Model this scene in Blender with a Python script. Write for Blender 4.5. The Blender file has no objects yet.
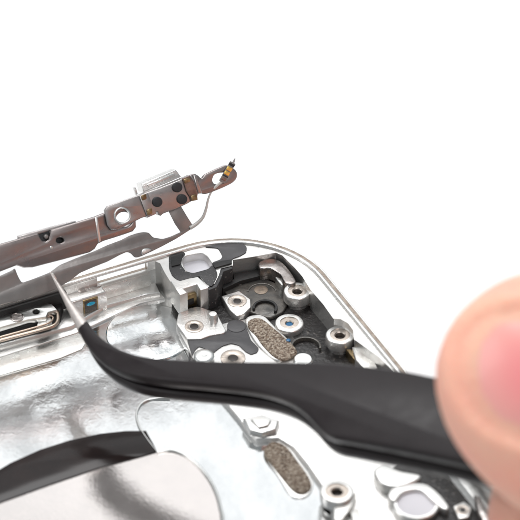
import bpy, bmesh, math, random
from mathutils import Vector, Matrix, noise
random.seed(7)
SC = bpy.context.scene
COL = SC.collection
R = math.radians
SC.unit_settings.system = 'METRIC'
SC.unit_settings.scale_length = 0.01            # one unit is one centimetre

# ------------------------------------------------------------------ camera
EL, DIST, KPX = R(38.0), 30.0, 0.0125           # elevation, distance (cm), cm per photo pixel at that distance
FWD = Vector((0, math.cos(EL), -math.sin(EL)))
RIGHT = Vector((1, 0, 0))
UPV = RIGHT.cross(FWD)
TGT = Vector((0, 0, 0.5))
CAM = TGT - FWD * DIST
cam_d = bpy.data.cameras.new('camera'); cam = bpy.data.objects.new('camera', cam_d); COL.objects.link(cam)
cam.location = CAM
cam.rotation_euler = (math.pi / 2 - EL, 0, 0)
cam_d.sensor_width = 36
cam_d.lens = 36 * DIST / (520 * KPX)
cam_d.clip_start, cam_d.clip_end = 0.5, 2000
cam_d.dof.use_dof = True
cam_d.dof.focus_distance = 29.55
cam_d.dof.aperture_fstop = cam_d.lens * 1e-3 / 0.42
cam_d.dof.aperture_blades = 0
SC.camera = cam

# ------------------------------------------------------------------ light: a white light tent with soft boxes
W = bpy.data.worlds.new('World'); SC.world = W; W.use_nodes = True
W.node_tree.nodes['Background'].inputs[0].default_value = (0.86, 0.95, 1.0, 1)
W.node_tree.nodes['Background'].inputs[1].default_value = 0.30

def softbox(name, loc, target, sx, sy, power, col=(1, 1, 1)):
    d = bpy.data.lights.new(name, 'AREA'); d.shape = 'RECTANGLE'; d.size = sx; d.size_y = sy
    d.energy = power; d.color = col
    o = bpy.data.objects.new(name, d); COL.objects.link(o); o.location = loc
    o.rotation_euler = (Vector(target) - Vector(loc)).to_track_quat('-Z', 'Y').to_euler()
    return o
softbox('softbox_top', (-6, 14, 46), (0, 0, 0), 34, 26, 14000)
softbox('softbox_side', (-46, -4, 26), (0, 0, 0.5), 20, 26, 4600)
softbox('added_front_fill', (16, -34, 44), (0, 0, 0.5), 16, 12, 6400)  # unseen fill box added to brighten thumb and bracket from the front
# two unseen back boxes added side by side, their slanting gap set so the polished tray mirrors a grey streak
BC = Vector((4, 46, 38)); BZ = (BC - Vector((0, 0, 0.5))).normalized()
def mirror_hit(x, y, z=0.27):
    ray = RIGHT * ((x - 260) * KPX) + UPV * ((260 - y) * KPX) + FWD * DIST
    p = CAM + ray * ((z - CAM.z) / ray.z)
    r = Vector((ray.x, ray.y, -ray.z))
    return p + r * ((BC - p).dot(BZ) / r.dot(BZ))
ga, gb = mirror_hit(72, 400), mirror_hit(160, 495)
ge = (gb - ga).normalized(); gf = BZ.cross(ge)
for sgn in (-1, 1):
    d = bpy.data.lights.new('added_softbox_back', 'AREA'); d.shape = 'RECTANGLE'; d.size = 70; d.size_y = 30; d.energy = 70 * 30 * math.pi * 0.76
    o = bpy.data.objects.new('added_softbox_back', d); COL.objects.link(o)
    rm = Matrix((ge, BZ.cross(ge), BZ)).transposed().to_4x4()
    o.matrix_world = Matrix.Translation((ga + gb) / 2 + ge * 2 + gf * sgn * (15 + 0.78)) @ rm
SC.view_settings.view_transform = 'Standard'
SC.view_settings.look = 'None'
SC.view_settings.exposure = 0.25
SC.view_settings.gamma = 1.0
SC.cycles.use_denoising = True
SC.cycles.max_bounces = 8
SC.cycles.sample_clamp_indirect = 6.0

# ------------------------------------------------------------------ materials
def node_mat(name, base, metallic=0.0, rough=0.5, bump=0.0, bump_scale=40.0, mott=0.0, mott_scale=6.0,
             mott_col=None, rough_var=0.0, stretch=None, spec=0.5, coat=0.0):
    m = bpy.data.materials.new(name); m.use_nodes = True
    nt = m.node_tree; n = nt.nodes; L = nt.links
    b = n['Principled BSDF']
    b.inputs['Base Color'].default_value = (*base, 1)
    b.inputs['Metallic'].default_value = metallic
    b.inputs['Roughness'].default_value = rough
    b.inputs['Specular IOR Level'].default_value = spec
    b.inputs['Coat Weight'].default_value = coat
    tc = n.new('ShaderNodeTexCoord'); mp = n.new('ShaderNodeMapping')
    L.new(tc.outputs['Object'], mp.inputs[0])
    if stretch:
        mp.inputs['Scale'].default_value = stretch[:3]
        mp.inputs['Rotation'].default_value = (0, 0, stretch[3])
    if bump:
        t = n.new('ShaderNodeTexNoise'); t.inputs['Scale'].default_value = bump_scale
        t.inputs['Detail'].default_value = 5; L.new(mp.outputs[0], t.inputs['Vector'])
        bp = n.new('ShaderNodeBump'); bp.inputs['Strength'].default_value = bump
        bp.inputs['Distance'].default_value = 0.02
        L.new(t.outputs['Fac'], bp.inputs['Height']); L.new(bp.outputs[0], b.inputs['Normal'])
    if mott or rough_var:
        t = n.new('ShaderNodeTexNoise'); t.inputs['Scale'].default_value = mott_scale
        t.inputs['Detail'].default_value = 6; t.inputs['Roughness'].default_value = 0.65
        L.new(mp.outputs[0], t.inputs['Vector'])
        r = n.new('ShaderNodeMapRange'); r.inputs[1].default_value = 0.35; r.inputs[2].default_value = 0.68
        L.new(t.outputs['Fac'], r.inputs[0])
        if mott:
            mx = n.new('ShaderNodeMix'); mx.data_type = 'RGBA'
            mx.inputs['A'].default_value = (*base, 1)
            mc = mott_col or tuple(c * 0.55 for c in base)
            mx.inputs['B'].default_value = (*mc, 1)
            ml = n.new('ShaderNodeMath'); ml.operation = 'MULTIPLY'; ml.inputs[1].default_value = mott
            L.new(r.outputs[0], ml.inputs[0]); L.new(ml.outputs[0], mx.inputs['Factor'])
            L.new(mx.outputs['Result'], b.inputs['Base Color'])
        if rough_var:
            rr = n.new('ShaderNodeMapRange'); rr.inputs[3].default_value = max(0.03, rough - rough_var)
            rr.inputs[4].default_value = rough + rough_var
            L.new(r.outputs[0], rr.inputs[0]); L.new(rr.outputs[0], b.inputs['Roughness'])
    return m

def speck_mat(name, c0, c1, scale, thr, rough=0.6, metallic=0.0, bump=0.4, soft=0.08):
    """ground colour c0 with small irregular flecks of c1"""
    m = bpy.data.materials.new(name); m.use_nodes = True
    nt = m.node_tree; n = nt.nodes; L = nt.links; b = n['Principled BSDF']
    b.inputs['Roughness'].default_value = rough; b.inputs['Metallic'].default_value = metallic
    tc = n.new('ShaderNodeTexCoord')
    t = n.new('ShaderNodeTexNoise'); t.inputs['Scale'].default_value = scale; t.inputs['Detail'].default_value = 3
    L.new(tc.outputs['Object'], t.inputs['Vector'])
    r = n.new('ShaderNodeMapRange'); r.inputs[1].default_value = thr - soft; r.inputs[2].default_value = thr + soft
    L.new(t.outputs['Fac'], r.inputs[0])
    mx = n.new('ShaderNodeMix'); mx.data_type = 'RGBA'
    mx.inputs['A'].default_value = (*c0, 1); mx.inputs['B'].default_value = (*c1, 1)
    L.new(r.outputs[0], mx.inputs['Factor']); L.new(mx.outputs['Result'], b.inputs['Base Color'])
    bp = n.new('ShaderNodeBump'); bp.inputs['Strength'].default_value = bump; bp.inputs['Distance'].default_value = 0.02
    L.new(t.outputs['Fac'], bp.inputs['Height']); L.new(bp.outputs[0], b.inputs['Normal'])
    return m

A26 = R(26)
M = {}
M['paper'] = node_mat('white_paper', (0.92, 0.92, 0.92), rough=0.7, bump=0.02, bump_scale=8)
M['foil'] = node_mat('polished_tray', (0.90, 0.90, 0.895), 1.0, 0.125, bump=0.14, bump_scale=2.8, mott=0.55,  # grey mottle paints dark reflections into the tray colour
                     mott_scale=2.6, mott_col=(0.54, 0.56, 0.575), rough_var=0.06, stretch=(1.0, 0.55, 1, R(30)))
nt = M['foil'].node_tree; n = nt.nodes
b = n['Principled BSDF']; old = b.inputs['Normal'].links[0].from_node
tc = n.new('ShaderNodeTexCoord'); t2 = n.new('ShaderNodeTexNoise'); t2.inputs['Scale'].default_value = 11
t2.inputs['Detail'].default_value = 6; t2.inputs['Distortion'].default_value = 1.2
nt.links.new(tc.outputs['Object'], t2.inputs['Vector'])
b2 = n.new('ShaderNodeBump'); b2.inputs['Strength'].default_value = 0.075; b2.inputs['Distance'].default_value = 0.02
nt.links.new(t2.outputs['Fac'], b2.inputs['Height']); nt.links.new(old.outputs[0], b2.inputs['Normal'])
nt.links.new(b2.outputs[0], b.inputs['Normal'])
M['alu'] = node_mat('bead_blasted_aluminium', (0.76, 0.75, 0.73), 0.88, 0.33, bump=0.14, bump_scale=45, mott=0.45, mott_scale=7, mott_col=(0.58, 0.545, 0.52), rough_var=0.06)
M['alu_dull'] = node_mat('dull_aluminium', (0.80, 0.79, 0.76), 0.9, 0.33, bump=0.09, bump_scale=25, mott=0.5,
                         mott_scale=7, mott_col=(0.42, 0.37, 0.34), rough_var=0.1)
M['edge'] = node_mat('worn_edge', (0.38, 0.32, 0.27), 0.3, 0.45, bump=0.3, bump_scale=40, mott=0.9, mott_scale=9,
                     mott_col=(0.17, 0.125, 0.095))
M['steel'] = node_mat('brown_tinted_steel', (0.32, 0.284, 0.276), 1.0, 0.34, bump=0.035, bump_scale=30, mott=0.6,
                      mott_scale=4, mott_col=(0.225, 0.193, 0.186), rough_var=0.08)
M['steel_grey'] = node_mat('grey_steel', (0.40, 0.375, 0.368), 1.0, 0.34, bump=0.03, bump_scale=30, mott=0.4,
                           mott_scale=6, mott_col=(0.28, 0.25, 0.243), rough_var=0.08)
M['tan'] = node_mat('dull_tan_contact', (0.24, 0.185, 0.14), 0.4, 0.45, bump=0.2, bump_scale=20, mott=0.8, mott_scale=9, mott_col=(0.09, 0.07, 0.055))
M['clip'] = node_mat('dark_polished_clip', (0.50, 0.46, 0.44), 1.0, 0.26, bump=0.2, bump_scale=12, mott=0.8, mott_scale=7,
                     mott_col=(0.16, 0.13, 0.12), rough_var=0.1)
M['silver'] = node_mat('bright_steel', (0.80, 0.80, 0.78), 1.0, 0.3, bump=0.15, bump_scale=20, mott=0.3, mott_scale=8)
M['flex'] = node_mat('grey_flex_film', (0.30, 0.278, 0.268), 0.5, 0.36, bump=0.2, bump_scale=7, mott=0.8,
                     mott_scale=2.5, mott_col=(0.20, 0.18, 0.172))
M['flex_pale'] = node_mat('pale_flex_film', (0.62, 0.60, 0.57), 0.4, 0.4, bump=0.1, bump_scale=20)
M['copperskin'] = node_mat('copper_shim', (0.29, 0.21, 0.18), 1.0, 0.38, bump=0.2, bump_scale=25, mott=0.9,
                           mott_scale=9, mott_col=(0.12, 0.07, 0.06))
M['brass'] = node_mat('tarnished_brass', (0.36, 0.27, 0.15), 1.0, 0.35, bump=0.2, bump_scale=25, mott=0.9,
                      mott_scale=12, mott_col=(0.13, 0.09, 0.05))
M['gold'] = node_mat('gold_contact', (0.90, 0.60, 0.16), 1.0, 0.3)
M['copper'] = node_mat('copper_wire', (0.56, 0.45, 0.37), 1.0, 0.25)
M['rivet'] = node_mat('black_rubber_dot', (0.018, 0.017, 0.019), 0, 0.55, bump=0.2, bump_scale=40)
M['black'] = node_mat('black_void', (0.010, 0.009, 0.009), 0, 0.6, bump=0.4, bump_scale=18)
M['film'] = node_mat('black_adhesive_film', (0.045, 0.043, 0.046), 0, 0.46, bump=0.15, bump_scale=22, mott=0.5,
                     mott_scale=8, mott_col=(0.075, 0.07, 0.072))
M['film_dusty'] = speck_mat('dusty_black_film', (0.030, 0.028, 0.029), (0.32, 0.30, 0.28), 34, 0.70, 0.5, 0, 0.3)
M['board'] = node_mat('smoky_cover', (0.060, 0.058, 0.055), 0.3, 0.25, bump=0.15, bump_scale=12, mott=0.6,
                      mott_scale=6, mott_col=(0.15, 0.13, 0.11), rough_var=0.12)
M['darkfloor'] = speck_mat('dusty_dark_floor', (0.020, 0.0175, 0.017), (0.13, 0.115, 0.105), 20, 0.69, 0.36, 0.15, 0.5, 0.10)
M['pad'] = speck_mat('speckled_mesh_pad', (0.15, 0.105, 0.08), (0.62, 0.54, 0.46), 44, 0.49, 0.7, 0.1, 1.0, 0.07)
nt = M['pad'].node_tree; n = nt.nodes; b = n['Principled BSDF']
tc = n.new('ShaderNodeTexCoord'); vo = n.new('ShaderNodeTexVoronoi'); vo.inputs['Scale'].default_value = 56; vo.inputs['Randomness'].default_value = 1.0
wn = n.new('ShaderNodeTexNoise'); wn.inputs['Scale'].default_value = 80; wn.inputs['Detail'].default_value = 2
ad = n.new('ShaderNodeVectorMath'); ad.operation = 'MULTIPLY_ADD'; ad.inputs[1].default_value = (0.02, 0.02, 0.02)
nt.links.new(tc.outputs['Object'], wn.inputs['Vector']); nt.links.new(wn.outputs['Color'], ad.inputs[0]); nt.links.new(tc.outputs['Object'], ad.inputs[2])
nt.links.new(ad.outputs[0], vo.inputs['Vector'])
sx = n.new('ShaderNodeSeparateColor'); nt.links.new(vo.outputs['Color'], sx.inputs[0])
rp = n.new('ShaderNodeValToRGB'); el = rp.color_ramp.elements
el[0].position, el[0].color = 0.0, (0.13, 0.085, 0.06, 1); el[1].position, el[1].color = 1.0, (0.70, 0.60, 0.49, 1)
e3 = el.new(0.45); e3.color = (0.33, 0.245, 0.18, 1); nt.links.new(sx.outputs[0], rp.inputs[0]); nt.links.new(rp.outputs[0], b.inputs['Base Color'])
bq = n.new('ShaderNodeBump'); bq.inputs['Strength'].default_value = 1.0; bq.inputs['Distance'].default_value = 0.03; bq.invert = True
nt.links.new(vo.outputs['Distance'], bq.inputs['Height']); nt.links.new(bq.outputs[0], b.inputs['Normal'])
M['insert'] = node_mat('threaded_insert', (0.50, 0.44, 0.39), 0.9, 0.40, bump=0.2, bump_scale=40, mott=0.5, mott_scale=14)
M['hole'] = node_mat('dark_hole', (0.022, 0.016, 0.013), 0.3, 0.4)
M['blue'] = node_mat('blue_threadlock', (0.0, 0.10, 0.24), 0, 0.3)
M['cyan'] = node_mat('cyan_sensor', (0.0, 0.36, 0.58), 0, 0.2, coat=0.6)
M['lilac'] = node_mat('lilac_label', (0.74, 0.72, 0.76), 0, 0.5, bump=0.05)
M['plastic'] = node_mat('pink_white_gloss', (0.85, 0.785, 0.755), 0.85, 0.12, bump=0.09, bump_scale=34, mott=0.4, mott_scale=1.6, mott_col=(0.70, 0.66, 0.65), rough_var=0.04)
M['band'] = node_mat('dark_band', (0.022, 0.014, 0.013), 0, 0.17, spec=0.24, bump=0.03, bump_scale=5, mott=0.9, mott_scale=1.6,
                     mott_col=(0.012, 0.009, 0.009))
M['coat'] = node_mat('black_epoxy_coating', (0.0115, 0.0072, 0.0080), 0, 0.40, bump=0.07, bump_scale=55, spec=0.27, mott=0.4, mott_scale=3, mott_col=(0.019, 0.014, 0.015), rough_var=0.09)
M['tip'] = node_mat('tip_steel', (0.80, 0.73, 0.69), 0.85, 0.42, bump=0.15, bump_scale=30, mott=0.3, mott_scale=12)

# ------------------------------------------------------------------ helpers
class Plane:
    """a real plane in the scene; px() finds where the line of sight of a photo pixel meets it"""
    def __init__(s, o, n, ex):
        s.o = Vector(o); s.n = Vector(n).normalized()
        ex = Vector(ex); s.ex = (ex - s.n * ex.dot(s.n)).normalized(); s.ey = s.n.cross(s.ex)
    def px(s, x, y, d=0.0):
        ray = RIGHT * ((x - 260) * KPX) + UPV * ((260 - y) * KPX) + FWD * DIST
        t = (s.o + s.n * d - CAM).dot(s.n) / ray.dot(s.n)
        return CAM + ray * t
    def uv(s, p):
        q = Vector(p) - s.o
        return (q.dot(s.ex), q.dot(s.ey))
    def w(s, a, b, d):
        return s.o + s.ex * a + s.ey * b + s.n * d
GROUND = Plane((0, 0, 0), (0, 0, 1), (1, 0, 0))
def P(x, y, z): return GROUND.px(x, y, z)

def smooth(pts, n=5, closed=True):
    out = []; N = len(pts)
    rng = range(N) if closed else range(N - 1)
    g = (lambda i: pts[i % N]) if closed else (lambda i: pts[min(max(i, 0), N - 1)])
    for i in rng:
        p0, p1, p2, p3 = (Vector(g(i + k)) for k in (-1, 0, 1, 2))
        for j in range(n):
            t = j / n
            out.append(tuple(0.5 * ((2 * p1) + (p2 - p0) * t + (2 * p0 - 5 * p1 + 4 * p2 - p3) * t * t + (3 * p1 - p0 - 3 * p2 + p3) * t ** 3)))
    if not closed: out.append(tuple(pts[-1]))
    return out

def fillet(pts, r, n=4):
    """round the corners of a closed polygon"""
    out = []; N = len(pts)
    for i in range(N):
        a, b, c = Vector(pts[i - 1]), Vector(pts[i]), Vector(pts[(i + 1) % N])
        u, v = a - b, c - b
        rr = min(r, u.length * 0.45, v.length * 0.45)
        p, q = b + u.normalized() * rr, b + v.normalized() * rr
        for j in range(n + 1):
            t = j / n
            out.append(tuple(p * (1 - t) ** 2 + b * 2 * t * (1 - t) + q * t * t))
    return out

def base(parent):
    o = parent
    while o.parent: o = o.parent
    return o.location
def link(name, me, mat, parent, sharp=35):
    me.name = name
    o = bpy.data.objects.new(name, me); COL.objects.link(o)
    me.materials.clear(); me.materials.append(mat)
    for p in me.polygons: p.use_smooth = True
    me.set_sharp_from_angle(angle=R(sharp))
    if parent:
        me.transform(Matrix.Translation(-base(parent))); o.parent = parent
    return o

def prism_mesh(loops, d0, d1, bev, plane):
    """closed plate with holes between two depths of a plane, its rims rounded"""
    cu = bpy.data.curves.new('tmp', 'CURVE'); cu.dimensions = '2D'; cu.fill_mode = 'BOTH'
    bev = min(bev, (d1 - d0) * 0.45)
    for lp in loops:
        s = cu.splines.new('POLY'); s.points.add(len(lp) - 1)
        for p, q in zip(s.points, lp): p.co = (q[0], q[1], 0, 1)
        s.use_cyclic_u = True
    cu.extrude = (d1 - d0) / 2 - bev; cu.bevel_depth = bev; cu.bevel_resolution = 2 if bev > 0.006 else 1; cu.offset = -bev
    o = bpy.data.objects.new('tmp', cu); COL.objects.link(o)
    dg = bpy.context.evaluated_depsgraph_get()
    me = bpy.data.meshes.new_from_object(o.evaluated_get(dg))
    bpy.data.objects.remove(o); bpy.data.curves.remove(cu)
    mid = (d0 + d1) / 2
    mat = Matrix((( *[plane.ex[0], plane.ey[0], plane.n[0]], plane.o[0]), (plane.ex[1], plane.ey[1], plane.n[1], plane.o[1]),
                  (plane.ex[2], plane.ey[2], plane.n[2], plane.o[2]), (0, 0, 0, 1)))
    me.transform(Matrix.Translation((0, 0, mid))); me.transform(mat)
    bm = bmesh.new(); bm.from_mesh(me); bmesh.ops.remove_doubles(bm, verts=bm.verts, dist=1e-5)
    bmesh.ops.recalc_face_normals(bm, faces=bm.faces); bm.to_mesh(me); bm.free()
    return me

def plate(name, loops, d0, d1, mat, parent, bev=0.008, plane=GROUND, px=True, rnd=0.0):
    """loops in photo pixels met on the plane at depth d1 (its top), or in plane coordinates"""
    if not isinstance(loops[0][0], (tuple, list)): loops = [loops]
    if px: loops = [[plane.uv(plane.px(x, y, d1)) for x, y in lp] for lp in loops]
    if rnd: loops = [fillet(lp, rnd) for lp in loops]
    return link(name, prism_mesh(loops, d0, d1, bev, plane), mat, parent)

def join(name, meshes, mat, parent):
    bm = bmesh.new()
    for m in meshes: bm.from_mesh(m); bpy.data.meshes.remove(m)
    me = bpy.data.meshes.new(name); bm.to_mesh(me); bm.free()
    return link(name, me, mat, parent)

def lathe(name, c, prof, mat, parent, seg=40):
    bm = bmesh.new(); rings = []
    for r, z in prof:
        if r < 1e-5: rings.append([bm.verts.new((c[0], c[1], z))]); continue
        rings.append([bm.verts.new((c[0] + r * math.cos(2 * math.pi * i / seg), c[1] + r * math.sin(2 * math.pi * i / seg), z)) for i in range(seg)])
    for a, b in zip(rings, rings[1:]):
        for i in range(seg):
            j = (i + 1) % seg
            if len(a) == 1: bm.faces.new((a[0], b[i], b[j]))
            elif len(b) == 1: bm.faces.new((a[i], a[j], b[0]))
            else: bm.faces.new((a[i], a[j], b[j], b[i]))
    bmesh.ops.recalc_face_normals(bm, faces=bm.faces)
    me = bpy.data.meshes.new(name); bm.to_mesh(me); bm.free()
    return link(name, me, mat, parent)

def tube_mesh(pts, rad, seg=12, flat=1.0, up=Vector((0, 0, 1))):
    pts = [Vector(p) for p in pts]
    rads = rad if isinstance(rad, (list, tuple)) else [rad] * len(pts)
    bm = bmesh.new(); rings = []
    for i, p in enumerate(pts):
        t = (pts[min(i + 1, len(pts) - 1)] - pts[max(i - 1, 0)]).normalized()
        a = t.cross(up).normalized(); b = a.cross(t)
        rings.append([bm.verts.new(p + a * rads[i] * math.cos(2 * math.pi * k / seg) + b * rads[i] * flat * math.sin(2 * math.pi * k / seg)) for k in range(seg)])
    for x, y in zip(rings, rings[1:]):
        for k in range(seg):
            j = (k + 1) % seg; bm.faces.new((x[k], x[j], y[j], y[k]))
    bm.faces.new(rings[0][::-1]); bm.faces.new(rings[-1])
    bmesh.ops.recalc_face_normals(bm, faces=bm.faces)
    me = bpy.data.meshes.new('tube'); bm.to_mesh(me); bm.free()
    return me
def tube(name, pts, rad, mat, parent, **k):
    return link(name, tube_mesh(pts, rad, **k), mat, parent, 60)

def circ(c, r, n=28, ry=None):
    ry = ry or r
    return [(c[0] + r * math.cos(2 * math.pi * i / n), c[1] + ry * math.sin(2 * math.pi * i / n)) for i in range(n)]
def thing(name, label, cat, loc):
    o = bpy.data.objects.new(name, None); COL.objects.link(o); o.location = loc
    o.empty_display_size = 0.3; o['label'] = label; o['category'] = cat
    return o

# ------------------------------------------------------------------ setting: white paper table
gp = [(-400, -300), (400, -300), (400, 700), (-400, 700)]
g = plate('tabletop', gp, -0.5, 0.0, M['paper'], None, 0.01, px=False)
g['kind'] = 'structure'; g['label'] = 'plain white tabletop under the phone shell'

# ------------------------------------------------------------------ the phone shell
CORNER = P(279, 216, 0.74)
U = Vector((-math.cos(A26), -math.sin(A26), 0)); V = Vector((math.sin(A26), -math.cos(A26), 0))
PW, PH, RC = 5.9, 12.4, 1.28
phone = thing('phone_shell', 'stripped silver phone shell lying open on the white tabletop under the tweezers', 'phone part',
              (CORNER + U * PW / 2 + V * PH / 2) * 1.0)
phone.location.z = 0.0
def LW(u, v): q = CORNER + U * u + V * v; return (q.x, q.y)
def LP(x, y, z):
    q = P(x, y, z) - CORNER; return q.dot(U), q.dot(V)
def rrect(off, n=14):
    r = RC - off; out = []
    for cx, cy, a0 in ((PW - RC, RC, 0), (RC, RC, 90), (RC, PH - RC, 180), (PW - RC, PH - RC, 270)):
        for i in range(n + 1):
            a = R(a0 + 90 * i / n)
            out.append(LW(cx + r * math.cos(a), cy - r * math.sin(a)))
    return out
def uvpoly(pts): return [LW(*p) for p in pts]
def ubox(name, u0, u1, v0, v1, z0, z1, mat, parent, bev=0.008):
    return plate(name, uvpoly([(u0, v0), (u1, v0), (u1, v1), (u0, v1)]), z0, z1, mat, parent, bev, px=False)

ZF = 0.27
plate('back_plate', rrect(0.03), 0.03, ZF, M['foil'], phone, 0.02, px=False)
# rim: a band of brown worn edge outside, a bright frame inside, with the button slot cut through the top wall
RW = 0.098
su1, _ = LP(97, 281, 0.64); su0, _ = LP(147, 265, 0.64)
fm = [prism_mesh([rrect(0.046), rrect(RW)], 0.0, 0.565, 0.006, GROUND), prism_mesh([rrect(0.047), rrect(RW)], 0.69, 0.735, 0.02, GROUND)]
def arc_band(o0, o1):
    def path(off):
        r = RC - off; pts = [(su0, off)]
        for cx, cy, a0 in ((RC, RC, 90), (RC, PH - RC, 180), (PW - RC, PH - RC, 270), (PW - RC, RC, 0)):
            for i in range(15):
                a = R(a0 + 90 * i / 14); pts.append((cx + r * math.cos(a), cy - r * math.sin(a)))
        pts.append((su1, off)); return pts
    return uvpoly(path(o0) + path(o1)[::-1])
join('edge_band', [prism_mesh([rrect(0.0), rrect(0.052)], 0.06, 0.563, 0.012, GROUND), prism_mesh([rrect(0.0), rrect(0.052)], 0.697, 0.722, 0.01, GROUND),
                   prism_mesh([arc_band(0.001, 0.051)], 0.561, 0.699, 0.0, GROUND)], M['edge'], phone)
plate('edge_bead', [rrect(-0.012), rrect(0.012)], 0.700, 0.728, M['alu_dull'], phone, 0.008, px=False)
fm.append(prism_mesh([arc_band(0.050, RW - 0.002)], 0.563, 0.697, 0.0, GROUND))
join('frame', fm, M['alu'], phone)
plate('wall_strip', uvpoly([(su0 - 0.02, RW), (su1 + 0.25, RW), (su1 + 0.25, RW + 0.025), (su0 - 0.02, RW + 0.025)]), 0.34, 0.545, M['alu_dull'], phone, 0.01, px=False)
# inner step under the top wall
plate('step_ledge', [(-60, 365), (0, 345), (72, 326), (105, 306), (146, 294), (160, 292), (150, 270), (100, 285), (0, 316), (-60, 334)], 0.2, 0.345, M['alu'], phone, 0.02)
plate('step_ledge', [(-60, 394), (0, 375), (60, 358), (82, 349), (89, 337), (82, 322), (70, 318), (0, 335), (-60, 355)], 0.2, 0.282, M['alu_dull'], phone, 0.008)
plate('step_ledge', [(-60, 376), (0, 357), (76, 333), (100, 322), (140, 303), (165, 298), (150, 280), (100, 300), (0, 330), (-60, 350)], 0.2, 0.295, M['alu'], phone, 0.012)

# ledge plate round the corner with the recess
inner = [(150, 258), (161, 263), (166, 273), (171, 281), (200, 276), (208.5, 286), (214, 283), (218, 275), (220, 268), (232, 265), (232, 259.5),
         (254, 256), (276, 252), (283, 255), (296, 268), (303, 276), (311, 289), (324, 304), (334, 318), (341, 318.5), (349, 323), (354, 330),
         (355, 339), (366, 347), (380, 357), (420, 396), (500, 480), (560, 545)]
inw = [GROUND.uv(P(x, y, 0.70)) for x, y in inner]
lastv = max((LP(560, 545, 0.70)[1], 0))
outer = []
r = RC - 0.05
outer.append(LW(0.05, lastv)); outer.append(LW(0.05, RC))
for i in range(15):
    a = R(180 - 90 * i / 14)
    outer.append(LW(RC + r * math.cos(a), RC - r * math.sin(a)))
lu = LP(150, 258, 0.70)[0]
outer.append(LW(lu, 0.05))
win = fillet([GROUND.uv(P(x, y, 0.70)) for x, y in [(182, 256.5), (204, 251.5), (213, 265), (208, 269.5), (190, 273), (183.5, 267)]], 0.12, 6)
plate('corner_ledge', [inw + outer, win], 0.12, 0.70, M['alu'], phone, 0.012, px=False)
plate('recess_floor', [(176, 250), (206, 246), (216, 268), (209, 276), (190, 279), (180, 272)], 0.2, 0.585, M['lilac'], phone)

# black films lying on the ledge
def z4(pts, ox, oy, s=6.5): return [(ox + x / s, oy + y / s) for x, y in pts]
film_r = z4([(222, 108), (300, 95), (400, 74), (462, 78), (500, 108), (496, 145), (455, 168), (402, 186), (400, 212), (345, 228), (292, 243), (272, 222), (278, 208), (330, 190), (341, 168), (312, 116)], 170, 230)
plate('black_sheet', film_r, 0.70, 0.712, M['film'], phone, 0.004, rnd=0.035)
film_l = z4([(-8, 168), (88, 140), (102, 156), (78, 182), (74, 228), (104, 268), (150, 280), (250, 252), (272, 226), (296, 246), (310, 290), (300, 318), (272, 366), (240, 352), (192, 298), (130, 312), (60, 332), (14, 296), (-6, 250)], 170, 230)
plate('black_sheet', film_l, 0.70, 0.708, M['film_dusty'], phone, 0.003, rnd=0.03)
plate('film_fold', z4([(4, 176), (86, 150), (74, 190), (66, 222), (10, 235)], 170, 230), 0.708, 0.722, M['black'], phone, 0.004)
plate('film_fold', z4([(276, 215), (340, 198), (402, 190), (402, 214), (292, 244)], 170, 230), 0.712, 0.724, M['black'], phone, 0.004)

plate('film_drape', [(207.5, 287), (214, 283.2), (218.2, 275.2), (220.2, 268.2), (231.8, 265.2), (232.5, 268.5), (223.5, 271.5), (221.5, 278), (217, 287), (209, 290)], 0.3, 0.69, M['film_dusty'], phone, 0.01)
plate('shade_strip', [(221, 282), (234, 279), (234, 273.2), (256, 269.6), (267, 268.4), (267, 274), (240, 281), (223, 289)], 0.3, 0.49, M['black'], phone, 0.006)  # black strip painting in the shade of the recess under the ledge
# dark floor of the corner and the pieces on it
plate('corner_floor', [(183, 300), (205, 281), (255, 276), (288, 283), (312, 302), (345, 340), (400, 412), (440, 466), (410, 440), (330, 400), (262, 376), (190, 365)], 0.2, 0.385, M['darkfloor'], phone, 0.01)
plate('smoky_cover', [(221, 288.5), (240, 282.5), (258, 277), (272, 281), (284, 288), (289, 300), (283, 312), (270, 318), (250, 312), (234, 300)], 0.385, 0.43, M['board'], phone, 0.012, rnd=0.05)
plate('cover_edge_highlight', [(219, 290), (240, 283.4), (259, 277.2), (259, 278.2), (240, 284.5), (221, 291)], 0.40, 0.437, M['steel_grey'], phone, 0.004)  # pale strip painting the highlight along the cover's step edge
def arc_px(c, r0, r1, a0, a1, z, n=18):
    cx, cy, _ = P(*c, z)
    pts = [(cx + r1 * math.cos(R(a0 + (a1 - a0) * i / n)), cy + r1 * math.sin(R(a0 + (a1 - a0) * i / n))) for i in range(n + 1)]
    return pts + [(cx + r0 * math.cos(R(a0 + (a1 - a0) * i / n)), cy + r0 * math.sin(R(a0 + (a1 - a0) * i / n))) for i in range(n, -1, -1)]
plate('arc_wall', arc_px((265, 307), 0.125, 0.155, -30, 190, 0.47), 0.40, 0.47, M['black'], phone, 0.006, px=False)
plate('arc_wall', arc_px((306, 346), 0.16, 0.185, -10, 190, 0.44), 0.38, 0.44, M['board'], phone, 0.006, px=False)
lathe('brass_spot', P(261, 290, 0.43), [(0.085, 0.42), (0.085, 0.434), (0.07, 0.438), (0, 0.438)], M['tan'], phone, 30)
plate('arc_wall', arc_px((262, 292), 0.165, 0.19, 10, 175, 0.44), 0.40, 0.44, M['board'], phone, 0.006, px=False)
plate('side_rib', [(309, 296), (313, 301), (336, 326), (333, 329), (306, 301)], 0.36, 0.43, M['clip'], phone, 0.01)

lathe('silver_pin', P(303, 360, 0.43), [(0.12, 0.36), (0.12, 0.43), (0.10, 0.45), (0, 0.452)], M['silver'], phone)

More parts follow.
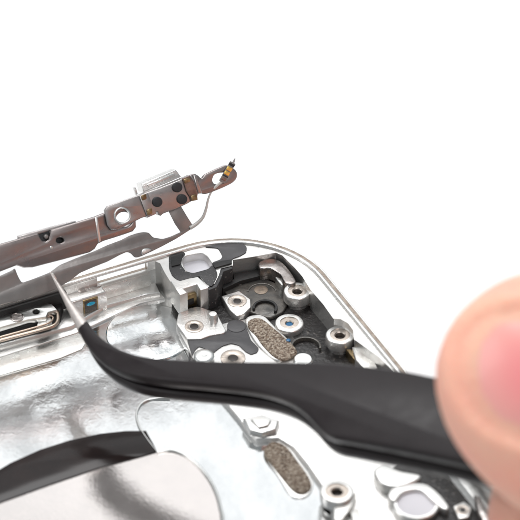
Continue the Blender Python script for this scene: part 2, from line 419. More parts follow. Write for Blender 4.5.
def screw_boss(c, rr, z0, z1, hole=0.055, mat='alu', holemat='hole', ins=0.70, hd=0.07):
    p = P(c[0], c[1], z1); b = 0.014
    o = lathe('screw_boss', p, [(rr * 0.8, z0), (rr * 0.82, z1 - 0.135), (rr * 1.0, z1 - 0.13), (rr, z1 - b), (rr - b * 0.4, z1 - b * 0.3), (rr - b, z1), (rr * ins, z1), (rr * ins, z1 - 0.012)], M[mat], phone, 48)
    i = lathe('threaded_insert', p, [(rr * ins, z1 - 0.012), (hole + 0.012, z1 - 0.010), (hole, z1 - 0.022), (hole, z1 - hd - 0.015)], M['insert'], o, 40)
    lathe('screw_hole', p, [(hole + 0.003, z1 - hd), (0, z1 - hd)], M[holemat], o, 30)
    return o
screw_boss((297.3, 290.5), 0.168, 0.36, 0.585)
screw_boss((340, 334.5), 0.172, 0.36, 0.585, 0.058)
screw_boss((289.3, 322.5), 0.175, 0.32, 0.46, 0.043, 'alu', 'blue', 0.66, 0.03)
# lugs tying the bosses to the wall
plate('boss_lug', [(303, 276), (312, 288), (311, 296), (306, 300), (303, 289), (301, 279)], 0.36, 0.505, M['alu_dull'], phone, 0.01)
plate('boss_lug', [(334, 316), (350, 322), (356, 336), (352, 342), (346, 328), (338, 322)], 0.36, 0.505, M['alu_dull'], phone, 0.01)
plate('corner_clip', smooth([(259, 262), (268, 258.5), (279, 260), (288, 268), (296, 281), (290, 284), (284, 281), (280, 274), (270, 268), (260, 268)], 4), 0.38, 0.62, M['clip'], phone, 0.016)
plate('corner_clip', smooth([(275, 275), (281, 273), (287, 279), (290, 284), (283, 285), (277, 280)], 4), 0.38, 0.53, M['silver'], phone, 0.02)
plate('side_clip', [(352, 347), (360, 346), (372, 357), (378, 368), (368, 372), (356, 360)], 0.36, 0.55, M['alu_dull'], phone, 0.012)
plate('side_clip', [(346, 349), (351, 349), (366, 366), (362, 369)], 0.36, 0.50, M['brass'], phone, 0.01)

# screw plates
pl1 = plate('screw_plate', [(221, 296), (239, 290.5), (250.5, 299), (251, 307), (244, 314), (237, 316), (229, 309)], 0.36, 0.475, M['alu'], phone, 0.012, rnd=0.02)
def screw_ring(c, z, rr, hole, parent, holemat='hole'):
    p = P(c[0], c[1], z)
    o = lathe('threaded_insert', p, [(rr, z - 0.03), (rr, z + 0.006), (rr - 0.012, z + 0.010), (hole + 0.012, z + 0.006), (hole, z - 0.002), (hole * 0.95, z + 0.001)], M['insert'], parent, 40)
    lathe('screw_hole', p, [(hole, z + 0.002), (hole * 0.9, z + 0.0035), (0, z + 0.0035)], M[holemat], parent, 30)
screw_ring((237.2, 301), 0.475, 0.118, 0.05, pl1)
pl2 = plate('screw_plate', [(181, 310), (198, 306), (213, 311), (218, 315), (226, 330), (225, 332.5), (211, 335), (201, 338.5), (187, 339), (176, 324), (178, 314)], 0.28, 0.43, M['alu'], phone, 0.014, rnd=0.03)
screw_ring((194.2, 326.5), 0.43, 0.115, 0.055, pl2)
q = P(213, 321, 0.43)
lathe('locating_post', q, [(0.062, 0.42), (0.058, 0.52), (0.045, 0.545), (0, 0.548)], M['alu'], phone)
# lower black film sheet and the white pieces that show below it
film_d = [(187, 339.5), (201, 340), (211, 336), (225, 333.5), (229, 325), (237, 320), (244, 322), (247, 329), (251, 340), (259, 348), (257.5, 352), (251, 354.5), (245, 351), (239, 345), (231, 343), (222, 346), (214, 352), (211, 358), (206, 349), (199, 346), (195, 350), (192, 356)]
plate('platform', [(179, 332), (250, 318), (290, 345), (330, 400), (300, 395), (200, 372)], 0.28, 0.40, M['alu'], phone, 0.01)
plate('black_sheet', film_d, 0.40, 0.412, M['film'], phone, 0.004, rnd=0.03)
lathe('film_disc', P(236.5, 326, 0.415), [(0.115, 0.405), (0.115, 0.418), (0.10, 0.422), (0, 0.422)], M['film'], phone)
lathe('round_stud', P(204, 357, 0.43), [(0.125, 0.36), (0.125, 0.45), (0.10, 0.47), (0.04, 0.475), (0, 0.46)], M['silver'], phone)
screw_ring((233, 358), 0.405, 0.15, 0.06, phone)
plate('pad_surround', smooth([(245, 319), (257, 314), (265, 316), (275, 326), (287, 337.5), (295, 347), (295, 353), (288, 357), (277, 360), (264, 351), (252, 337)], 4), 0.36, 0.425, M['alu'], phone, 0.02)
plate('mesh_pad', smooth([(248, 321), (255, 317.5), (263, 319), (273, 327), (285, 337), (295, 347), (296.5, 353), (288, 357.5), (279, 358), (272, 354), (262, 343.5), (256, 334.5), (249, 327.5)], 4), 0.40, 0.452, M['pad'], phone, 0.018)
lathe('blue_dot', P(288.3, 340, 0.455), [(0.028, 0.44), (0.026, 0.456), (0.012, 0.462), (0, 0.463)], M['blue'], phone, 20)

# U-shaped spring contact housing in front of the films
hz = 0.705
house = [(170.5, 281), (198, 276.5), (208.5, 286), (208.5, 288), (200.5, 290), (197, 284), (183, 288.5), (187.5, 292.5), (180, 295)]
hs = plate('contact_housing', house, 0.36, hz, M['alu'], phone, 0.012)
u1, v1 = LP(184, 288.2, 0.705); u0, v0 = LP(197, 284, 0.705)
v1 = max(v0, v1) + 0.02
gp_ = ubox('brass_contact', u0 + 0.025, u1 + 0.01, v1 - 0.05, v1 + 0.01, 0.405, 0.60, M['brass'], hs, 0.006)
uc = (u0 + u1) / 2 + 0.02
ubox('contact_hole', uc - 0.045, uc + 0.045, v1 + 0.005, v1 + 0.014, 0.445, 0.535, M['black'], gp_, 0.006)

# sensor block by the tweezer tip
ua, va = LP(103, 287, 0.57); ub, vb = LP(67, 298, 0.57)
vf = (va + vb) / 2 + 0.10
sb = ubox('sensor_block', ua, ub, 0.08, vf, 0.25, 0.57, M['alu'], phone, 0.03)
cu, cv = LP(88, 289, 0.57)
plate('block_slot', fillet(uvpoly([(cu - 0.17, cv - 0.06), (cu + 0.13, cv - 0.06), (cu + 0.13, cv + 0.04), (cu - 0.17, cv + 0.04)]), 0.05), 0.56, 0.574, M['clip'], sb, 0.003, px=False)
w0, _ = LP(97, 298, 0.5); w1, _ = LP(82, 302, 0.5)
sw = ubox('sensor_window', w0, w1, vf - 0.01, vf + 0.012, 0.325, 0.545, M['brass'], sb, 0.006)
ubox('sensor_glass', w0 + 0.02, w1 - 0.02, vf + 0.005, vf + 0.018, 0.35, 0.52, M['board'], sw, 0.004)
wm = (w0 + w1) / 2
# lens of the sensor: a flattened cyan dome on the face
bm = bmesh.new(); bmesh.ops.create_uvsphere(bm, u_segments=20, v_segments=12, radius=1)
mm = Matrix.Translation((*LW(wm, vf + 0.018), 0.47)) @ Matrix.Rotation(A26, 4, 'Z') @ Matrix.Diagonal((0.058, 0.012, 0.028, 1))
bmesh.ops.transform(bm, matrix=mm, verts=bm.verts); me = bpy.data.meshes.new('s'); bm.to_mesh(me); bm.free()
link('sensor_lens', me, M['cyan'], sw)

# speaker recess at the left with a silver strap and a copper rail
ur0, _ = LP(63, 290, 0.6); ur1, _ = LP(-45, 322, 0.6)
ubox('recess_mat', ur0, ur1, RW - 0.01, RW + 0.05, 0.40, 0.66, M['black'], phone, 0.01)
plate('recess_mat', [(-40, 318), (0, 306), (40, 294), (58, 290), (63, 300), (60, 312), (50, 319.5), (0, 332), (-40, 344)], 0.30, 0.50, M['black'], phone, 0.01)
strap = plate('silver_strap', [[(-40, 325), (0, 314), (28, 306), (44, 301.5), (52, 304), (57, 309.5), (48, 312), (46, 316.5), (28, 319), (14, 323), (0, 327), (-40, 339)],
              circ((36, 311.5), 3.3, 18, 2.6)], 0.50, 0.575, M['silver'], phone, 0.01)
c = P(17, 317.5, 0.575)
lathe('strap_stud', c, [(0.085, 0.57), (0.085, 0.584), (0.072, 0.588), (0.064, 0.578), (0.02, 0.577), (0, 0.577)], M['clip'], strap)
tube('copper_rail', [P(x, y, 0.50) for x, y in smooth([(47, 311.5), (53, 310), (57, 312), (57.5, 321), (53, 326), (40, 330), (0, 340.5), (-50, 355)], 5, False)], 0.024, M['copper'], phone)
tube('copper_rail', [P(x, y, 0.51) for x, y in smooth([(47, 317), (51, 316), (53, 318), (50, 322), (40, 326), (0, 337), (-50, 351)], 5, False)], 0.012, M['copper'], phone)
plate('rubber_block', [(38, 321), (50, 316), (52, 321), (48, 325), (36, 328)], 0.44, 0.505, M['alu_dull'], phone, 0.01)

# round shallow ring on the tray, the wall groove and the platform on the right
c = P(150, 333, ZF)
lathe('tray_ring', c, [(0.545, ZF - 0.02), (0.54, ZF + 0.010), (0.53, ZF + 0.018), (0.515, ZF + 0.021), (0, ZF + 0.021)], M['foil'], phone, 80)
plate('platform', [(176, 326), (191, 358), (212, 387), (237, 417), (248, 432), (256, 439), (278, 438), (293, 447), (307, 465), (320, 484), (330, 505), (345, 560), (600, 740), (520, 580), (420, 442), (370, 380), (330, 360), (260, 365)], 0.22, 0.325, M['alu'], phone, 0.03)
plate('mesh_pad', smooth([(265, 447), (273, 441), (286, 446), (297, 460), (309, 477), (311, 487), (303, 492.5), (293, 489), (281, 475), (268, 459), (264, 452)], 4), 0.26, 0.315, M['pad'], phone, 0.018)
plate('pad_surround', smooth([(266, 447), (274, 440), (288, 445), (299, 459), (311, 476), (313, 488), (305, 497), (291, 496), (279, 478), (267, 459)], 4), 0.24, 0.285, M['alu'], phone, 0.012)
plate('hex_block', [(243, 418), (262, 414), (279, 420), (276, 429), (262, 433), (250, 430)], 0.3, 0.40, M['alu'], phone, 0.02)
plate('hex_block', [(251, 419), (262, 416), (271, 420), (268, 425), (259, 427)], 0.38, 0.43, M['alu_dull'], phone, 0.01)
screw_boss((337, 491), 0.19, 0.30, 0.47, 0.06)
plate('boss_lug', [(334, 503), (348, 497), (356, 492), (352, 507), (342, 520), (334, 520)], 0.30, 0.42, M['alu_dull'], phone, 0.012)
plate('side_clip', [(350, 512), (358, 508), (366, 530), (356, 534)], 0.30, 0.38, M['alu_dull'], phone, 0.01)
# lower right corner by the fingers
plate('corner_floor', [(388, 470), (415, 456), (434, 458), (470, 503), (520, 570), (560, 640), (510, 640), (470, 570), (430, 530), (412, 520), (425, 498)], 0.3, 0.345, M['darkfloor'], phone, 0.01)
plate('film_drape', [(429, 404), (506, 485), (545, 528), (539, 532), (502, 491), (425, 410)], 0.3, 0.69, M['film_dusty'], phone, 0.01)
plate('black_sheet', [(430, 407), (446, 417), (524, 500), (545, 530), (540, 532), (504, 489)], 0.70, 0.708, M['film_dusty'], phone, 0.003)  # black sheet added over the ledge as shade beneath tweezers and thumb
plate('curved_rib', smooth([(374, 470), (384, 464), (400, 470), (420, 474), (418, 480), (402, 486), (388, 486), (378, 480)], 4), 0.30, 0.46, M['alu'], phone, 0.03)
plate('curved_rib', smooth([(388, 496), (392, 488), (404, 484), (424, 483), (438, 492), (449, 506), (444, 509), (432, 500), (420, 490), (404, 492), (395, 501)], 4), 0.30, 0.45, M['alu'], phone, 0.02)
c = P(416, 503, 0.42)
cr = lathe('lens_ring', c, [(0.26, 0.32), (0.26, 0.41), (0.245, 0.425), (0.215, 0.425), (0.205, 0.40)], M['alu'], phone, 56)
lathe('lens_disc', c, [(0.207, 0.405), (0, 0.405)], M['lilac'], cr, 48)
sp = plate('square_nut', [(453, 506), (464, 501), (472, 507), (469, 517), (459, 519)], 0.34, 0.42, M['alu'], phone, 0.015, rnd=0.02)
screw_ring((462.5, 510), 0.42, 0.075, 0.035, sp)
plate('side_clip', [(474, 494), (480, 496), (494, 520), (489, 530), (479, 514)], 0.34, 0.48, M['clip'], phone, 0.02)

# inset plastic badge with a bright rim, and the dark band across it
badge = [(-90, 560), (-40, 520), (0, 501), (50, 483), (100, 467), (157, 452), (172, 450.5), (188, 457), (203, 471), (214, 488), (220, 507), (221, 530), (200, 600), (120, 680), (-20, 690), (-90, 640)]
plate('badge_inset', badge, 0.2, ZF + 0.010, M['plastic'], phone, 0.008)
tube('badge_rim', [P(x, y, ZF + 0.014) for x, y in smooth([(157, 452), (172, 450.5), (188, 457), (203, 471), (214, 488), (220, 507), (221, 530), (200, 600), (120, 680)], 6, False)], 0.019, M['silver'], phone)
tube('badge_rim', [P(x, y, ZF + 0.010) for x, y in smooth([(170, 399), (152, 399), (141, 404), (136.5, 414), (139, 426), (147, 439), (157, 452)], 6, False)], 0.013, M['silver'], phone)
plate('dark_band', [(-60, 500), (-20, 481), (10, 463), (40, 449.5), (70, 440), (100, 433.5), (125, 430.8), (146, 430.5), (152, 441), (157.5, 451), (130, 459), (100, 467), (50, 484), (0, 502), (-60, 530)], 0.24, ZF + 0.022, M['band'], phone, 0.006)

# ------------------------------------------------------------------ the lifted bracket with its flex ribbon
th = R(60)
bn = (-V * -1 * math.sin(th) + Vector((0, 0, 1)) * math.cos(th)).normalized()   # faces the viewer and up
BP = Plane(P(100, 262, 1.0), bn, -U)
br = thing('button_bracket', 'brown steel button bracket with grey flex ribbon lifted above the top edge of the shell', 'phone part', P(100, 262, 1.0))
def bplate(name, loops, d0, d1, mat, parent=br, bev=0.008, rnd=0.0): return plate(name, loops, d0, d1, mat, parent, bev, BP, True, rnd)
ribbon = [(-60, 297), (0, 276), (12, 270.5), (15, 268), (18, 276), (22, 283), (35, 278.5), (50, 272.5), (60, 265), (78, 257.5), (94, 251.5), (108, 245), (121.5, 240), (129, 236), (136, 233.5), (143, 232),
          (149, 232.5), (153, 237.5), (163, 239), (171, 236.5), (181, 232), (192, 225), (194, 227.5), (176, 239), (163, 246), (152, 251.5), (140, 257), (135, 258), (131, 253.5), (127, 252), (120, 255),
          (108, 261.5), (94, 267), (80, 273), (70, 281), (57, 288.5), (44, 293), (28, 298), (15, 301.5), (9, 302.2), (0, 304.6), (-60, 322)]
bplate('flex_ribbon', ribbon, 0.0, 0.016, M['flex'], bev=0.005, rnd=0.03)
bplate('ribbon_stub', [(168.5, 211), (181, 206), (187, 216), (193, 225.5), (186, 230), (181, 232.5), (175, 224)], 0.016, 0.03, M['flex'], bev=0.005)
bplate('solder_blob', smooth([(142, 250), (148, 248), (152, 250), (147, 253), (142, 255)], 3), 0.0, 0.03, M['silver'], bev=0.012)
bplate('ribbon_tab', [(51, 274), (53, 272.5), (57, 279), (55, 281)], 0.016, 0.022, M['alu'], bev=0.002)
strip = [[(-60, 262), (0, 244.5), (38, 233.5), (40.3, 238), (42.5, 241), (46, 241.8), (49, 239.5), (50.5, 235), (51, 230), (75, 223), (95, 217), (105, 213), (125, 206), (136, 219), (136.5, 227), (133, 231.5), (126, 234), (120, 236), (104, 241),
          (98, 244), (95, 249), (90, 252.5), (60, 260.5), (33, 267.5), (24, 268), (17, 265.5), (13, 267), (0, 272), (-60, 290)], circ((60.2, 240.3), 3.9, 20, 2.9), circ((124.4, 219.6), 8.2, 26, 7.6)]
st = bplate('main_strip', strip, 0.02, 0.10, M['steel'], bev=0.016)
bplate('strip_backing', [(39, 234.3), (51, 231.2), (56, 232), (67, 235), (67, 245), (41, 248)], -0.03, 0.022, M['rivet'], bev=0.006)
bplate('strip_pin', circ((46.5, 236.8), 2.2, 16), 0.015, 0.07, M['flex'], bev=0.01)
bplate('strip_edge', [(18, 236), (40, 230), (68, 222.5), (76, 221), (76, 224), (40, 234), (18, 240)], -0.02, 0.04, M['steel_grey'], bev=0.012)
bplate('fold_line', [(95, 217.5), (97.5, 217), (101, 241), (98.5, 243)], 0.09, 0.107, M['silver'], st, bev=0.006)
bplate('strip_boss', circ((51.5, 247.5), 1.6, 14), 0.09, 0.108, M['silver'], st, bev=0.006)
flap = [[(104.3, 210.5), (107, 206.5), (122, 201), (139, 195), (143, 194), (147, 205), (149, 216), (142, 218), (130, 224), (118, 230), (111, 230.2), (107.5, 225)], circ((122.6, 215.6), 7.2, 30, 7.0)]
fl = bplate('screw_flap', flap, 0.11, 0.15, M['steel_grey'], bev=0.012)
bplate('hole_rim', [circ((122.6, 215.6), 8.6, 30, 8.4), circ((122.6, 215.6), 7.0, 30, 6.8)], 0.11, 0.162, M['silver'], fl, bev=0.01)
box = [(139, 196), (147, 192.5), (160, 188), (176, 181.5), (190, 175.5), (197, 178), (200, 190), (197, 198), (189, 203), (181, 207), (176, 209.5), (168, 212), (163, 214), (161, 216), (158.5, 215), (157.5, 212), (148, 218), (145, 212)]
bx = bplate('contact_box', box, 0.03, 0.155, M['steel_grey'], bev=0.014)
bplate('brass_strip', [(139.5, 196.3), (148, 193), (156.5, 214), (148, 217.6), (146, 214)], 0.15, 0.170, M['steel_grey'], bx, bev=0.006)
for cx, cy, s in ((144, 197.2, 3.1), (149.5, 211.6, 3.3)):
    bplate('brass_spot', [(cx - s, cy - s * .5), (cx + s * .7, cy - s * 1.2), (cx + s, cy + s * .6), (cx - s * .6, cy + s * 1.2)], 0.165, 0.178, M['brass'], bx, bev=0.006, rnd=0.02)
bplate('copper_clip', [(182, 178.5), (190, 175.8), (194, 181), (197, 191), (198, 200), (191, 201.5), (190, 197.5), (186.5, 192), (184, 184)], 0.15, 0.175, M['copperskin'], bx, bev=0.01)
bplate('brass_spot', [(183, 179.5), (189.5, 177), (191, 181.5), (185, 184)], 0.17, 0.184, M['brass'], bx, bev=0.006, rnd=0.02)
bplate('brass_spot', [(190.5, 196), (196, 194), (198, 199.5), (192, 201.2)], 0.17, 0.184, M['brass'], bx, bev=0.006, rnd=0.02)
for cx, cy in ((177.7, 187.3), (157.7, 202), (182.6, 199.3)):
    bplate('rubber_dot', circ((cx, cy), 5.1, 26), 0.15, 0.182, M['rivet'], bx, bev=0.013)
bplate('switch_body', [(141.5, 184), (158, 177), (176, 169.5), (181.5, 177), (165, 184), (143.5, 192.5)], -0.20, 0.0, M['alu'], bev=0.012)
bplate('switch_cap', [(147, 184.5), (174, 173), (176, 175.5), (149, 187)], -0.0, 0.016, M['silver'], bev=0.006)
bplate('switch_tab', [(133.5, 187.5), (136, 187.5), (138, 194), (136, 195.5)], 0.0, 0.05, M['alu'], bev=0.006)
arm = [[(188.5, 175.5), (195, 173.5), (199, 176), (201.5, 179), (204, 175), (214, 170), (226, 164.8), (232, 166.8), (237.3, 171.5), (237.5, 178), (233, 183), (224, 187.5), (214, 191.5), (205, 194.6), (199, 193), (192, 197)],
       [(212.4, 180), (214, 174.8), (219, 172.8), (226, 172.6), (228, 175.2), (224, 180.4), (217.5, 184.6), (213.6, 183.6)]]
ar = bplate('mount_arm', arm, 0.09, 0.14, M['steel'], bev=0.013, rnd=0.05)
bplate('arm_bend', [(193, 174.5), (197, 175.5), (202.5, 193.5), (198, 194)], 0.13, 0.165, M['steel_grey'], ar, bev=0.014)
# the folded flex end with gold pads
def along(a, b, t): return (a[0] + (b[0] - a[0]) * t, a[1] + (b[1] - a[1]) * t)
e0, e1 = (233.2, 162.5), (222, 182)
dx, dy = e1[0] - e0[0], e1[1] - e0[1]; ln = math.hypot(dx, dy); nx, ny = -dy / ln, dx / ln
def seg(t0, t1, w): a, b = along(e0, e1, t0), along(e0, e1, t1); return [(a[0] + nx * w, a[1] + ny * w), (b[0] + nx * w, b[1] + ny * w), (b[0] - nx * w, b[1] - ny * w), (a[0] - nx * w, a[1] - ny * w)]
fe = bplate('flex_end', seg(0.0, 1.0, 3.0), 0.155, 0.175, M['flex'], bev=0.005)
for t0, t1, w, mt in ((0.06, 0.17, 3.1, 'rivet'), (0.24, 0.42, 2.7, 'gold'), (0.46, 0.63, 2.7, 'gold'), (0.66, 0.72, 3.1, 'rivet'), (0.78, 0.90, 2.8, 'copperskin')):
    bplate('flex_pad', seg(t0, t1, w), 0.172, 0.186, M[mt], fe, bev=0.004)
tube('flex_pin', [BP.px(x, y, 0.17) for x, y in ((232.6, 164), (234, 161), (235, 158.5))], [0.016, 0.013, 0.007], M['flex'], br, seg=8)
wp = smooth([(222.5, 181), (216, 186.5), (211, 192.5), (208, 200), (206.3, 208), (203, 217), (197, 223.5), (190, 228)], 6, False)
tube('flex_wire', [BP.px(x, y, 0.16 - 0.13 * i / (len(wp) - 1)) for i, (x, y) in enumerate(wp)], [0.013 + 0.010 * abs(2 * i / (len(wp) - 1) - 0.6) for i in range(len(wp))], M['flex_pale'], br, flat=0.45, up=BP.n)

# ------------------------------------------------------------------ tweezers
TIP = BP.px(51, 272, 0.20)
HB = P(470, 425, 2.55)
ax = (HB - TIP).normalized()
wv = Vector((0, 0, 1)).cross(ax).normalized()
wv = (wv + Vector((0, 0, 1)) * 0.30).normalized()
tn = ax.cross(wv).normalized()
TP = Plane(TIP, tn, ax)
tw = thing('tweezers', 'black coated tweezers with a curved bare steel tip held between thumb and finger', 'tweezers', TIP)
up_e = smooth([(86, 319), (95, 331), (108, 341.5), (125, 350), (150, 356), (200, 359.3), (260, 360.3), (330, 361.5), (390, 367.5), (440, 377), (520, 396), (565, 408), (590, 416)], 5, False)
lo_e = smooth([(77, 327), (82, 338), (92, 351.5), (108, 364.5), (130, 374), (165, 380), (210, 384), (255, 389.5), (285, 398.5), (304, 411.5), (318, 427), (330, 434.5), (350, 438.5), (400, 448), (470, 463), (545, 483), (590, 495)], 5, False)
outl = [TP.uv(TP.px(x, y)) for x, y in up_e + lo_e[::-1]]
def tip_mesh(z0, z1, up):
    top = smooth([(50.2, 270.8), (60, 284), (72, 301), (87, 320.5)], 5, False); bot = smooth([(49.4, 271.6), (56, 286), (65, 305), (76, 328.5)], 5, False)
    bm = bmesh.new(); rings = []
    for i, (a, b) in enumerate(zip(top, bot)):
        t = i / (len(top) - 1)
        A, B = Vector(TP.uv(TP.px(*a))), Vector(TP.uv(TP.px(*b)))
        c, h = (A + B) / 2, (A - B) / 2
        
        za = -0.035 + (z0 + 0.035) * t; zb = -0.012 + (z1 + 0.012) * t
        zm, zh = (za + zb) / 2, (zb - za) / 2
        rings.append([bm.verts.new(TP.w(*(c + h * math.cos(2 * math.pi * k / 16)), zm + zh * math.sin(2 * math.pi * k / 16))) for k in range(16)])
    for x, y in zip(rings, rings[1:]):
        for k in range(16): bm.faces.new((x[k], x[(k + 1) % 16], y[(k + 1) % 16], y[k]))
    bm.faces.new(rings[0][::-1]); bm.faces.new(rings[-1]); bmesh.ops.recalc_face_normals(bm, faces=bm.faces)
    me = bpy.data.meshes.new('tip'); bm.to_mesh(me); bm.free(); return me
TT, GAP = 0.15, 0.08
arm_top = plate('arm', outl, -TT, 0.0, M['coat'], tw, 0.05, TP, False)
link('steel_tip', tip_mesh(-TT * 0.95, -0.005, True), M['tip'], arm_top, 60)
arm_low = plate('arm', outl, -2 * TT - GAP, -TT - GAP, M['coat'], tw, 0.05, TP, False)
link('steel_tip', tip_mesh(-2 * TT - 0.07, -TT - 0.09, False), M['tip'], arm_low, 60)

# ------------------------------------------------------------------ the hand
def skin_mat():
    m = bpy.data.materials.new('skin'); m.use_nodes = True
    nt = m.node_tree; n = nt.nodes; L = nt.links; b = n['Principled BSDF']
    b.inputs['Roughness'].default_value = 0.5
    b.inputs['Subsurface Weight'].default_value = 0.35
    b.inputs['Subsurface Radius'].default_value = (0.36, 0.14, 0.08)
    b.inputs['Subsurface Scale'].default_value = 1.0
    tc = n.new('ShaderNodeTexCoord')
    t = n.new('ShaderNodeTexNoise'); t.inputs['Scale'].default_value = 1.3; t.inputs['Detail'].default_value = 4
    L.new(tc.outputs['Object'], t.inputs['Vector'])
    r = n.new('ShaderNodeMapRange'); r.inputs[1].default_value = 0.35; r.inputs[2].default_value = 0.7
    L.new(t.outputs['Fac'], r.inputs[0])
    mx = n.new('ShaderNodeMix'); mx.data_type = 'RGBA'
    mx.inputs['A'].default_value = (0.90, 0.50, 0.36, 1); mx.inputs['B'].default_value = (0.89, 0.40, 0.30, 1)
    L.new(r.outputs[0], mx.inputs['Factor']); L.new(mx.outputs['Result'], b.inputs['Base Color'])
    v = n.new('ShaderNodeTexVoronoi'); v.inputs['Scale'].default_value = 14
    t2 = n.new('ShaderNodeTexNoise'); t2.inputs['Scale'].default_value = 9; t2.inputs['Detail'].default_value = 5
    L.new(tc.outputs['Object'], v.inputs['Vector']); L.new(tc.outputs['Object'], t2.inputs['Vector'])
    ad = n.new('ShaderNodeMath'); ad.operation = 'ADD'; L.new(v.outputs['Distance'], ad.inputs[0]); L.new(t2.outputs['Fac'], ad.inputs[1])
    bp = n.new('ShaderNodeBump'); bp.inputs['Strength'].default_value = 0.3; bp.inputs['Distance'].default_value = 0.03
    L.new(ad.outputs[0], bp.inputs['Height']); L.new(bp.outputs[0], b.inputs['Normal'])
    return m
M['skin'] = skin_mat()
M['nail'] = node_mat('finger_nail', (0.88, 0.42, 0.40), 0, 0.38, coat=0.15, mott=0.4, mott_scale=1.5, mott_col=(0.87, 0.50, 0.45))

nt = M['nail'].node_tree; n = nt.nodes; b = n['Principled BSDF']
b.inputs['Subsurface Weight'].default_value = 0.12; b.inputs['Subsurface Radius'].default_value = (0.3, 0.1, 0.06); b.inputs['Subsurface Scale'].default_value = 1.0
at = n.new('ShaderNodeAttribute'); at.attribute_name = 'margin'
mx = n.new('ShaderNodeMix'); mx.data_type = 'RGBA'
mx.inputs['A'].default_value = (0.92, 0.23, 0.25, 1); mx.inputs['B'].default_value = (0.91, 0.40, 0.35, 1)
nt.links.new(at.outputs['Fac'], mx.inputs['Factor']); nt.links.new(mx.outputs['Result'], b.inputs['Base Color'])
# frame of the thumb: axis points from its tip to its root, the nail faces tnail
TC = TP.px(507, 383, 1.02)                                         # middle of the thumb end, above the upper arm
tax = (RIGHT * 0.96 + Vector((0, -0.10, 0.0)) + Vector((0, 0, 0.10))).normalized()
tna = (-FWD * 0.98 + Vector((0.06, 0, 0.14))); tna = (tna - tax * tna.dot(tax)).normalized()
tsd = tna.cross(tax)                                               # across the thumb
def loft_mesh(rings, seg=36):
    bm = bmesh.new(); rr = []
    for c, a, b in rings:
        rr.append([bm.verts.new(c + a * math.cos(2 * math.pi * k / seg) + b * math.sin(2 * math.pi * k / seg)) for k in range(seg)])
    for x, y in zip(rr, rr[1:]):
        for k in range(seg): bm.faces.new((x[k], x[(k + 1) % seg], y[(k + 1) % seg], y[k]))
    bm.faces.new(rr[0][::-1]); bm.faces.new(rr[-1]); bmesh.ops.recalc_face_normals(bm, faces=bm.faces)
    me = bpy.data.meshes.new('loft'); bm.to_mesh(me); bm.free(); return me
def drop(s): return 0.05 - 0.165 * (min(s, 1.6) + 0.7) - 0.035 * max(0, s) ** 1.5
TH = [(-0.70, 0.05, 0.05), (-0.685, 0.20, 0.17), (-0.64, 0.37, 0.30), (-0.55, 0.56, 0.43), (-0.42, 0.74, 0.55), (-0.22, 0.94, 0.68), (0.0, 1.10, 0.78), (0.25, 1.21, 0.86), (0.55, 1.29, 0.92), (0.95, 1.33, 0.97),
      (1.5, 1.31, 1.0), (2.1, 1.22, 1.0), (2.8, 1.16, 1.02), (3.5, 1.22, 1.1), (4.4, 1.28, 1.2), (5.6, 1.4, 1.3), (6.6, 1.5, 1.4)]
rings = []
for s, w, d in TH:
    sag = tsd * drop(s)
    rings.append((TC + tax * s + sag, tsd * w, tna * d))
parts = [loft_mesh(rings)]
def finger(pts, rads):
    q = smooth(pts, 6, False); rr = []
    n = len(pts)
    for i in range(len(q)):
        t = i / (len(q) - 1) * (n - 1); k = min(int(t), n - 2); rr.append(rads[k] + (rads[k + 1] - rads[k]) * (t - k))
    # round ends
    q = [Vector(p) for p in q]
    d0 = (q[0] - q[1]).normalized()
    ext = [q[0] + d0 * rr[0] * f for f in (0.95, 0.8, 0.5)]; er = [rr[0] * f for f in (0.3, 0.6, 0.87)]
    return tube_mesh(ext + q, er + rr, seg=20, up=Vector((0.1, 0.2, 1)))
root = TC + tax * 6.4
IB = TP.px(562, 514, -1.30)                                        # index finger end, under the lower arm
k = root + Vector((2.4, 0.6, 1.0))                                 # knuckle row start
parts.append(finger([IB, IB + Vector((1.6, -0.5, -0.10)), IB + Vector((3.4, -0.5, 0.35)), IB + Vector((5.6, 0.3, 1.0)), IB + Vector((8.6, 1.5, 1.6))], [0.80, 0.92, 0.95, 0.98, 1.15]))
for i, (ox, oy, oz) in enumerate(((2.2, -1.9, 0.05), (3.1, -3.6, 0.1), (4.2, -5.1, 0.15))):
    b0 = IB + Vector((ox, oy, oz))
    parts.append(finger([b0, b0 + Vector((1.5, -0.25, -0.05)), b0 + Vector((3.2, -0.05, 0.4)), b0 + Vector((5.0, 0.5, 1.0)), IB + Vector((9.2 + 0.2 * i, 0.6 - 1.3 * i, 1.7))], [0.70 - 0.06 * i, 0.84 - 0.07 * i, 0.9 - 0.07 * i, 0.98 - .06 * i, 1.15]))
pc = IB + Vector((10.8, 0.2, 2.0))
parts.append(finger([IB + Vector((8.4, 1.2, 1.8)), IB + Vector((10.5, 0.4, 2.0)), IB + Vector((14, -0.4, 2.2)), IB + Vector((19, -1.0, 2.4)), IB + Vector((26, -1.8, 2.6))], [1.5, 2.3, 2.2, 2.0, 2.5]))
parts.append(finger([IB + Vector((8.6, -1.6, 1.8)), IB + Vector((11, -1.5, 2.0)), IB + Vector((14.5, -1.2, 2.2)), IB + Vector((19, -1.0, 2.4))], [1.3, 1.9, 1.9, 1.8]))
parts.append(finger([TC + tax * 5.4 + tsd * -0.5, TC + tax * 7.5 + tsd * -0.9 + Vector((0, 0, -0.3)), IB + Vector((11.5, 0.2, 2.2))], [1.35, 1.6, 1.9]))
bm = bmesh.new()
for me in parts: bm.from_mesh(me); bpy.data.meshes.remove(me)
me = bpy.data.meshes.new('person'); bm.to_mesh(me); bm.free()
tmp = bpy.data.objects.new('tmp', me); COL.objects.link(tmp)
md = tmp.modifiers.new('r', 'REMESH'); md.mode = 'VOXEL'; md.voxel_size = 0.09
sm = tmp.modifiers.new('s', 'SMOOTH'); sm.factor = 0.5; sm.iterations = 10
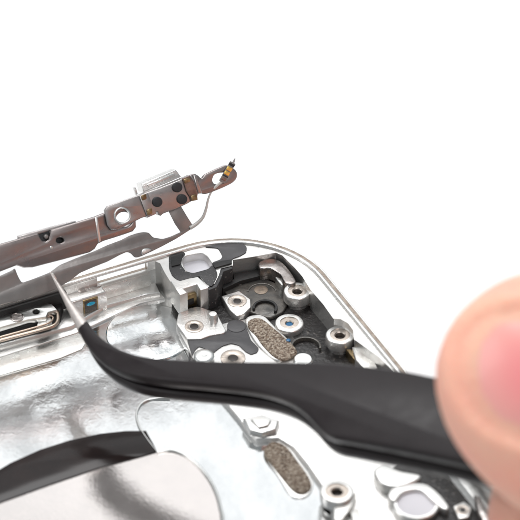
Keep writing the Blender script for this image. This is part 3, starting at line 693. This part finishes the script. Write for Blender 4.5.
hm = bpy.data.meshes.new_from_object(tmp.evaluated_get(bpy.context.evaluated_depsgraph_get()))
bpy.data.objects.remove(tmp)
# sink a nail bed into the thumb and raise the fold round it
NC = TC + tax * 0.60 + tsd * 0.14; NL, NW = 1.02, 0.66
for v_ in hm.vertices:
    q = v_.co - NC - tsd * drop((v_.co - TC).dot(tax)); a, b, c = q.dot(tax), q.dot(tsd), q.dot(tna)
    if c > 0.1 and abs(a) < 2.0 and abs(b) < 2:
        e = (abs(a / NL) ** 2.5 + abs(b / NW) ** 2.5) ** 0.4
        f = -0.07 * max(0, 1 - e ** 6) - 0.05 * math.exp(-((e - 1.0) / 0.06) ** 2) + 0.065 * math.exp(-((e - 1.17) / 0.12) ** 2)
        v_.co += tna * f
hand = link('person', hm, M['skin'], None, 180)
hand['category'] = 'person'; hand['label'] = 'bare hand of a person, thumb pressing on the black tweezers from the right'
# the nail follows the curve of the thumb
bm = bmesh.new(); gx, gy = 24, 24; grid = []; ML = bm.verts.layers.float.new('margin')
def depth_at(s):
    for (s0, w0_, d0_), (s1, w1_, d1_) in zip(TH, TH[1:]):
        if s0 <= s <= s1:
            t = (s - s0) / (s1 - s0); return w0_ + (w1_ - w0_) * t, d0_ + (d1_ - d0_) * t
    return TH[-1][1:]
for i in range(gx + 1):
    row = []
    for j in range(gy + 1):
        a, b = -1 + 2 * i / gx, -1 + 2 * j / gy
        # square to superellipse
        a2, b2 = a * math.sqrt(1 - b * b * 0.36), b * math.sqrt(1 - a * a * 0.36)
        s = 0.60 + a2 * NL * 0.97; y = 0.14 + b2 * NW * 0.97
        w_, d_ = depth_at(s)
        zz = d_ * math.sqrt(max(0.05, 1 - (y / w_) ** 2)) - 0.075 + 0.035 * (1 - max(abs(a), abs(b)) ** 4)
        vn = bm.verts.new(TC + tax * s + tsd * (y + drop(s)) + tna * zz)
        vn[ML] = max(0.0, min(1.0, (math.hypot(a2, b2) - 0.25) / 0.7)); row.append(vn)
    grid.append(row)
for i in range(gx):
    for j in range(gy): bm.faces.new((grid[i][j], grid[i + 1][j], grid[i + 1][j + 1], grid[i][j + 1]))
geo = bmesh.ops.extrude_face_region(bm, geom=bm.faces[:])
bmesh.ops.translate(bm, verts=[g_ for g_ in geo['geom'] if isinstance(g_, bmesh.types.BMVert)], vec=-tna * 0.05)
bmesh.ops.recalc_face_normals(bm, faces=bm.faces)
me = bpy.data.meshes.new('nail'); bm.to_mesh(me); bm.free()
nl = link('nail', me, M['nail'], hand, 60)
